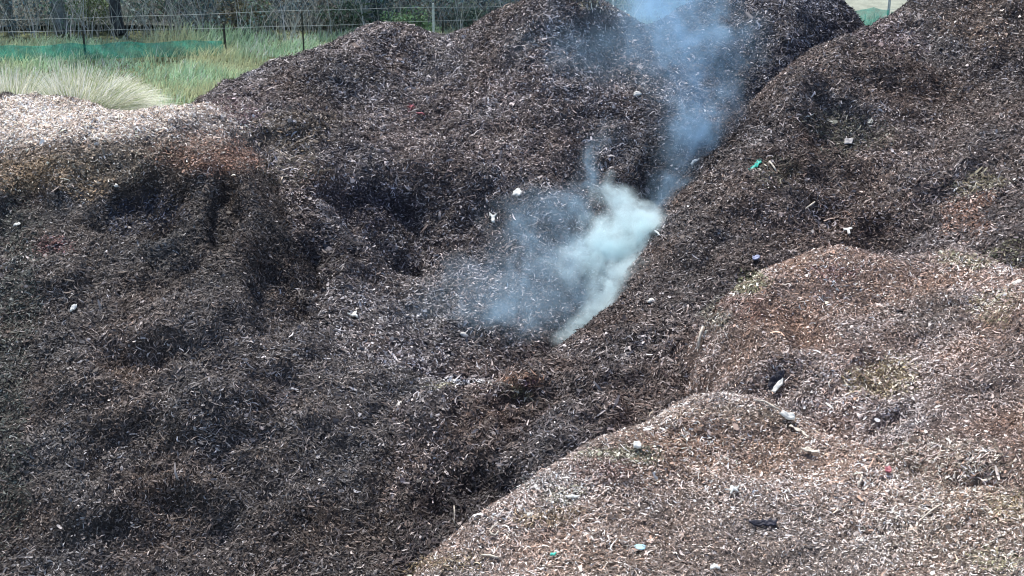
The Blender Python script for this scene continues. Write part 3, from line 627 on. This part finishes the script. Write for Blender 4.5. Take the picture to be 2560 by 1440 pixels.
V, fl = scrap_mesh([(-20, -20), (-4, -8), (2, 6), (12, 22), (20, 18), (14, 2), (8, -2), (2, -12), (-12, -24)], 3, 1.6, 6); put('plastic_scrap', 1888, 417, V, fl, M_TEAL, 'torn bright teal plastic strip on the right ridge', 'scrap', 0, .03, tiltn=(0, .05, .5))
V, fl = stick_mesh([(-6, 14, 3), (-2, 4, 6), (3, -6, 5), (6, -14, 3)], 2.2); put('stick', 1930, 422, V, fl, M_CREAM, 'short pale stick right beside the torn teal strip', 'stick', 0, .02)
V, fl = scrap_mesh([(-14, -14), (-10, 4), (2, 12), (14, 14), (10, 2), (4, -10)], 2, 1, 7); put('card_scrap', 2120, 360, V, fl, M_GREY, 'flat grey card scrap on the upper right ridge', 'scrap', 0, .03, tiltn=(0, .05, .5))
V, fl = stick_mesh([(-16, -18, 2), (-6, -4, 5), (6, 8, 5), (14, 20, 2)], 4.2); put('stick', 1760, 850, V, fl, M_CREAM, 'thick pale stick on the dark slope left of the reddish brown heap', 'stick', 0, .03)
V, fl = scrap_mesh([(-12, 2), (-4, 8), (6, 6), (14, 0), (4, -2), (-2, -8), (-8, -6)], 3, 1.5, 8); put('plastic_scrap', 1742, 410, V, fl, M_WHITE, 'small white scrap at the right edge of the smoke column', 'scrap', 0, .03, tiltn=(0, .05, .5))
V, fl = scrap_mesh([(-10, 8), (10, 8), (10, 3), (3, 3), (3, -10), (-3, -10), (-3, 3), (-10, 3)], 2, .6, 9); put('plastic_scrap', 2121, 582, V, fl, M_WHITE, 'tiny white scrap shaped like a T above the reddish brown heap', 'scrap', 0, .03, tiltn=(0, .05, .5))
V, fl = scrap_mesh([(-10, -10), (-6, 6), (0, 10), (10, -2), (4, -10)], 3, 2, 10); put('plastic_scrap', 1890, 652, V, fl, M_STEEL, 'bluish scrap at the upper left foot of the reddish brown heap', 'scrap', 0, .03, tiltn=(0, .05, .5))
V, fl = scrap_mesh([(-10, 2), (-4, 4), (8, 3), (9, -2), (0, -4), (-7, -2)], 3, 1.6, 11); put('plastic_scrap', 1050, 291, V, fl, M_RED, 'dull red scrap high on the back heap', 'scrap', 0, .03, tiltn=(0, .05, .5))
V, fl = scrap_mesh([(-4, -14), (-7, 0), (-2, 9), (4, 13), (7, 4), (3, -4), (1, -11)], 4, 2, 12); put('plastic_scrap', 185, 780, V, fl, M_WHITE, 'white crumpled scrap on the dark slope at far left', 'scrap', 0, .03, tiltn=(0, .05, .5))
V, fl = scrap_mesh([(-12, -8), (-2, -2), (2, 12), (8, 14), (8, -2), (14, -12), (4, -10)], 3, 1.6, 13); put('plastic_scrap', 880, 793, V, fl, M_WHITE, 'white torn scrap in the middle of the lower back slope', 'scrap', 0, .03, tiltn=(0, .05, .5))
V, fl = blob_mesh(8, 6, 5, 14); put('wood_chunk', 1000, 1016, V, fl, M_CHUNK, 'pale chunk below the rim of the ridge tip', 'chunk', 30)
V, fl = blob_mesh(5, 4, 3, 15); put('wood_chunk', 290, 468, V, fl, M_CHUNK, 'small pale chunk under the pale top of the left heap', 'chunk', 30)
V, fl = scrap_mesh([(-6, -7), (-5, 3), (2, 8), (7, 6), (5, -1), (0, -3)], 2, 1.5, 16); put('plastic_scrap', 45, 570, V, fl, M_WHITE, 'pale scrap near the left photo edge, upper dark slope', 'scrap', 0, .03, tiltn=(0, .05, .5))
# white bag with its two torn tails on the brown heap
V, fl = scrap_mesh([(-20, 2), (-14, 10), (0, 10), (14, 4), (15, -6), (10, -14), (2, -10), (-12, -6)], 7, 2.2, 17); put('plastic_bag', 1966, 1054, V, fl, M_WHITE, 'white crumpled plastic bag lying between the two brown heaps', 'bag', 0, .04, tiltn=(0, .05, .3))
V, fl = scrap_mesh([(-26, 20), (-18, 20), (-4, 6), (6, -4), (12, -26), (8, -26), (0, -8), (-14, 4)], 2, 1.4, 18); put('plastic_strip', 2002, 1090, V, fl, M_CREAM, 'long torn cream strip trailing from the white bag', 'strip', 0, .04, tiltn=(0, .05, .3))
V, fl = scrap_mesh([(-20, 8), (-4, 10), (10, -2), (20, -14), (8, -10), (-8, -2)], 3, 1.6, 19); put('wood_splinter', 2025, 1139, V, fl, M_CREAM, 'pale broken splinter below the long cream strip', 'splinter', 0, .04, tiltn=(0, .05, .3))
V, fl = scrap_mesh([(-16, -14), (-8, -2), (6, 10), (16, 16), (14, 4), (2, -8), (-8, -18)], 4, 1.6, 20); put('plastic_scrap', 1945, 976, V, fl, M_WHITE, 'white scrap beside a black rag above the white bag', 'scrap', 0, .05, tiltn=(0, .05, .3))
V, fl = scrap_mesh([(-24, -20), (-16, 4), (2, 20), (22, 24), (18, 8), (0, -4), (-14, -22)], 4, 3, 21); put('rag', 1940, 962, V, fl, M_DARK, 'black rag behind a white scrap above the white bag', 'rag', 0, .02, tiltn=(0, -.3, 0))
V, fl = scrap_mesh([(-34, 2), (-20, 8), (0, 4), (20, 12), (34, 4), (26, -8), (4, -10), (-18, -8)], 4, 3, 22); put('rag', 1908, 1320, V, fl, M_DARK, 'dark navy rag flat on the foreground heap', 'rag', 0, .03, tiltn=(0, .05, .3))
V, fl = scrap_mesh([(-10, -10), (-9, 5), (4, 10), (9, 2), (7, -9)], 5, 1.5, 23); put('plastic_scrap', 1592, 1125, V, fl, M_WHITE, 'square white scrap on the greenish shoulder of the foreground heap', 'scrap', 0, .04, tiltn=(0, .05, .4))
V, fl = scrap_mesh([(-18, 2), (-6, 6), (10, 4), (18, -2), (6, -5), (-10, -4)], 3, 1.4, 24); put('plastic_scrap', 1432, 1254, V, fl, M_WHITE, 'flat white scrap on the left part of the foreground heap', 'scrap', 0, .04, tiltn=(0, .05, .4))
V, fl = blob_mesh(8, 7, 5, 25); put('wood_chunk', 1325, 1294, V, fl, M_CHUNK, 'round pale pebble near the left crest of the foreground heap', 'pebble', 0)
V, fl = blob_mesh(14, 13, 3, 26, .06, 20); put('blue_disc', 1600, 1379, V, fl, M_BLUE, 'round pale blue plastic disc at the foot of the photo', 'plastic disc', 0, .04, tiltn=(0, .05, .3))
V, fl = scrap_mesh([(-8, -6), (-2, 6), (8, 6), (4, -4)], 3, 1.5, 27); put('plastic_scrap', 1385, 1400, V, fl, M_TEAL, 'tiny teal scrap left of the pale blue disc', 'scrap', 0, .04, tiltn=(0, .05, .3))
V, fl = scrap_mesh([(-9, -8), (-5, 8), (4, 9), (8, 0), (5, -9)], 4, 2, 28); put('plastic_scrap', 2219, 1187, V, fl, M_RED, 'small red scrap on the right of the foreground heap', 'scrap', 0, .04, tiltn=(0, .05, .3))
V, fl = scrap_mesh([(-18, 0), (-8, 4), (-2, 14), (4, 4), (16, 8), (8, -2), (12, -12), (0, -6), (-10, -14), (-6, -4)], 3, 2, 29); put('plastic_scrap', 1835, 1236, V, fl, M_WHITE, 'ragged white star shaped scrap on the foreground heap', 'scrap', 0, .04, tiltn=(0, .05, .3))
V, fl = scrap_mesh([(-12, -8), (-8, 8), (8, 10), (12, -6)], 3, 2, 30); put('plastic_scrap', 1786, 1434, V, fl, M_WHITE, 'white scrap at the bottom photo edge', 'scrap', 0, .04, tiltn=(0, .05, .3))
V, fl = blob_mesh(14, 9, 7, 31); put('wood_chunk', 2545, 712, V, fl, M_CHUNK, 'big pale chunk at the right photo edge on the reddish brown heap', 'chunk', 10)
V, fl = stick_mesh([(-30, 2, 3), (-8, 4, 6), (10, -8, 6), (28, -14, 3)], 2.4); put('stick', 1915, 1020, V, fl, M_CREAM, 'slender pale stick left of the white bag', 'stick', 0, .03)
V, fl = stick_mesh([(8, 16, 6), (-2, 6, 7), (-12, -2, 6), (-8, -12, 6), (2, -18, 5), (10, -10, 7)], 2.2); put('stick', 1243, 1335, V, fl, M_CREAM, 'curled pale twig on the crest of the foreground heap', 'stick', 0, .04)
V, fl = stick_mesh([(0, 24, 2), (1, 8, 4), (0, -8, 4), (1, -24, 2)], 1.7); put('stick', 1137, 1298, V, fl, M_CREAM, 'thin upright pale stem in the dark gully left of the foreground heap', 'stick', 2, .04, tiltn=(0, -.8, 0))
V, fl = stick_mesh([(-16, -10, 3), (0, 0, 6), (14, 12, 3)], 2.6); put('stick', 2150, 1215, V, fl, M_CREAM, 'short pale stick left of the red scrap', 'stick', 25, .03)
V, fl = stick_mesh([(-22, 10, 3), (0, 0, 5), (20, -12, 3)], 2.6); put('stick', 1230, 1400, V, fl, M_CREAM, 'straight brown stick lying below the curled twig', 'stick', 0, .03)
V, fl = stick_mesh([(-30, -20, 3), (0, 0, 6), (30, 20, 3)], 2.4); put('stick', 2330, 1290, V, fl, M_CREAM, 'long pale stick lower right of the red scrap', 'stick', 0, .03)
V, fl = stick_mesh([(-16, -12, 3), (0, 0, 6), (16, 12, 3)], 2.0); put('stick', 2020, 520, V, fl, M_CREAM, 'slim pale stick on the right ridge below the torn teal strip', 'stick', 0, .03)

# ------------------------------------------------------------------ smoke
def smoke_obj(name, blobs, color, scale, warp, nscale, lo, hi, step, lab, fade=None):
    "blobs: centre, radii (3), tilt of the first radius axis, weight"
    C_ = np.array([b[0] for b in blobs]); R_ = np.array([[max(b[1])]*3 for b in blobs])
    mn = (C_-R_*1.1).min(0); mx_ = (C_+R_*1.1).max(0); c = (mn+mx_)/2; e = (mx_-mn)/2
    V = np.array([[sx, sy, sz] for sz in (-1, 1) for sy in (-1, 1) for sx in (-1, 1)])*e
    Fq = np.array([[0, 2, 3, 1], [4, 5, 7, 6], [0, 1, 5, 4], [2, 6, 7, 3], [0, 4, 6, 2], [1, 3, 7, 5]])
    m = bpy.data.materials.new(name+'_volume'); m.use_nodes = True; t = m.node_tree; t.nodes.clear(); L = t.links.new
    out = t.nodes.new('ShaderNodeOutputMaterial'); pv = t.nodes.new('ShaderNodeVolumePrincipled')
    pv.inputs['Color'].default_value = (*color, 1); pv.inputs['Anisotropy'].default_value = .0
    L(pv.outputs[0], out.inputs['Volume'])
    tc = t.nodes.new('ShaderNodeTexCoord'); pos = tc.outputs['Object']
    def vm(op, a, b=None, s=None):
        n = t.nodes.new('ShaderNodeVectorMath'); n.operation = op
        for i, v in enumerate((a, b)):
            if v is None: continue
            if isinstance(v, (tuple, list, np.ndarray)): n.inputs[i].default_value = tuple(v)
            else: L(v, n.inputs[i])
        if s is not None: n.inputs['Scale'].default_value = s
        return n
    def mt(op, a, b=None, clamp=False):
        n = t.nodes.new('ShaderNodeMath'); n.operation = op; n.use_clamp = clamp
        for i, v in enumerate((a, b)):
            if v is None: continue
            if isinstance(v, (int, float)): n.inputs[i].default_value = v
            else: L(v, n.inputs[i])
        return n.outputs[0]
    nz = t.nodes.new('ShaderNodeTexNoise'); nz.inputs['Scale'].default_value = warp[1]; nz.inputs['Detail'].default_value = 3; L(pos, nz.inputs['Vector'])
    d = vm('SUBTRACT', nz.outputs['Color'], (.5, .5, .5)); d = vm('SCALE', d.outputs[0], s=warp[0]); wp = vm('ADD', pos, d.outputs[0]).outputs[0]
    tot = None
    for (cc, rr, rot, wt) in blobs:
        mp = t.nodes.new('ShaderNodeMapping'); mp.vector_type = 'TEXTURE'; L(wp, mp.inputs['Vector'])
        mp.inputs['Location'].default_value = tuple(np.array(cc)-c); mp.inputs['Rotation'].default_value = rot; mp.inputs['Scale'].default_value = rr
        ln = vm('LENGTH', mp.outputs[0]).outputs['Value']
        f = mt('SUBTRACT', 1.0, ln, True); f = mt('POWER', f, 1.7); f = mt('MULTIPLY', f, wt)
        tot = f if tot is None else mt('ADD', tot, f)
    n2 = t.nodes.new('ShaderNodeTexNoise'); n2.inputs['Scale'].default_value = nscale; n2.inputs['Detail'].default_value = 5; n2.inputs['Roughness'].default_value = .6; L(wp, n2.inputs['Vector'])
    mr = t.nodes.new('ShaderNodeMapRange'); mr.inputs[1].default_value = lo; mr.inputs[2].default_value = hi; mr.inputs[3].default_value = .0; mr.inputs[4].default_value = 1.5; L(n2.outputs[0], mr.inputs[0])
    tot = mt('MULTIPLY', tot, mr.outputs[0]); tot = mt('MULTIPLY', tot, scale); L(tot, pv.inputs['Density'])
    m.cycles.volume_step_rate = step
    o = mesh_np(name, V, Fq, [m], smoothf=False); o.location = c; tag(o, lab, 'smoke', kind='stuff'); return o
R_ = math.radians
puff = [
 (at(1590, 610, 20.2), (.85, .6, .72), (0, 0, 0), 2.7),
 (at(1630, 655, 19.9), (.55, .6, .60), (0, R_(-30), 0), 3.2),
 (at(1510, 640, 20.0), (1.05, .6, .72), (0, 0, 0), 1.7),
 (at(1575, 520, 20.9), (.85, .5, .30), (0, R_(30), 0), 1.8),
 (at(1560, 735, 19.2), (1.1, .6, .55), (0, R_(-38), R_(20)), 2.2),
 (at(1470, 815, 18.4), (.95, .5, .34), (0, R_(-38), R_(20)), 1.7),
 (at(1430, 690, 19.6), (.8, .5, .5), (0, R_(25), 0), .9),
]
smoke_obj('smoke', puff, (.83, .975, 1.0), 3.9, (1.15, 1.7), 3.6, .38, .62, .18, 'dense white smoke puff rising from the hollow behind the dark ridge')
haze_ = [
 (at(1400, 650, 19.9), (1.1, .6, .85), (0, 0, 0), 1.0),
 (at(1360, 740, 19.0), (1.5, .7, 1.1), (0, 0, 0), .95),
 (at(1230, 780, 18.2), (1.4, .6, .95), (0, 0, 0), .95),
 (at(1330, 560, 20.2), (1.0, .6, .65), (0, 0, 0), .8),
 (at(1465, 430, 21.2), (.32, .5, .95), (0, R_(26), 0), 1.1),
 (at(1425, 530, 20.6), (.40, .5, .65), (0, R_(-8), 0), 1.0),
]
smoke_obj('smoke_haze', haze_, (.58, .82, 1.0), 1.15, (1.4, 1.5), 3.0, .36, .62, .25, 'thin bluish smoke spreading left over the dark slope from the white puff')
plume = [
 (at(1665, 560, 20.9), (.45, .35, .65), (0, R_(10), 0), 1.2),
 (at(1690, 440, 21.4), (.60, .45, .80), (0, R_(12), 0), .8),
 (at(1725, 330, 21.8), (.80, .5, .90), (0, R_(5), 0), .8),
 (at(1740, 230, 22.3), (1.15, .6, .95), (0, 0, 0), .75),
 (at(1745, 130, 22.8), (1.55, .7, 1.0), (0, R_(-10), 0), .70),
 (at(1690, 40, 23.4), (1.45, .8, 1.0), (0, R_(-20), 0), .8),
 (at(1650, -60, 24.0), (1.5, .9, .95), (0, R_(-20), 0), .8),
 (at(1600, -170, 24.6), (1.7, 1.0, 1.1), (0, R_(-20), 0), .8),
 (at(1520, 130, 24.2), (2.1, .7, 1.1), (0, 0, 0), .28),
 (at(1635, 10, 30.0), (1.5, 1.2, 1.2), (0, 0, 0), .7),
]
smoke_obj('smoke_column', plume, (.52, .78, 1.0), 1.9, (1.5, 1.2), 2.6, .38, .64, .22, 'thin blue smoke column drifting up across the back heaps')
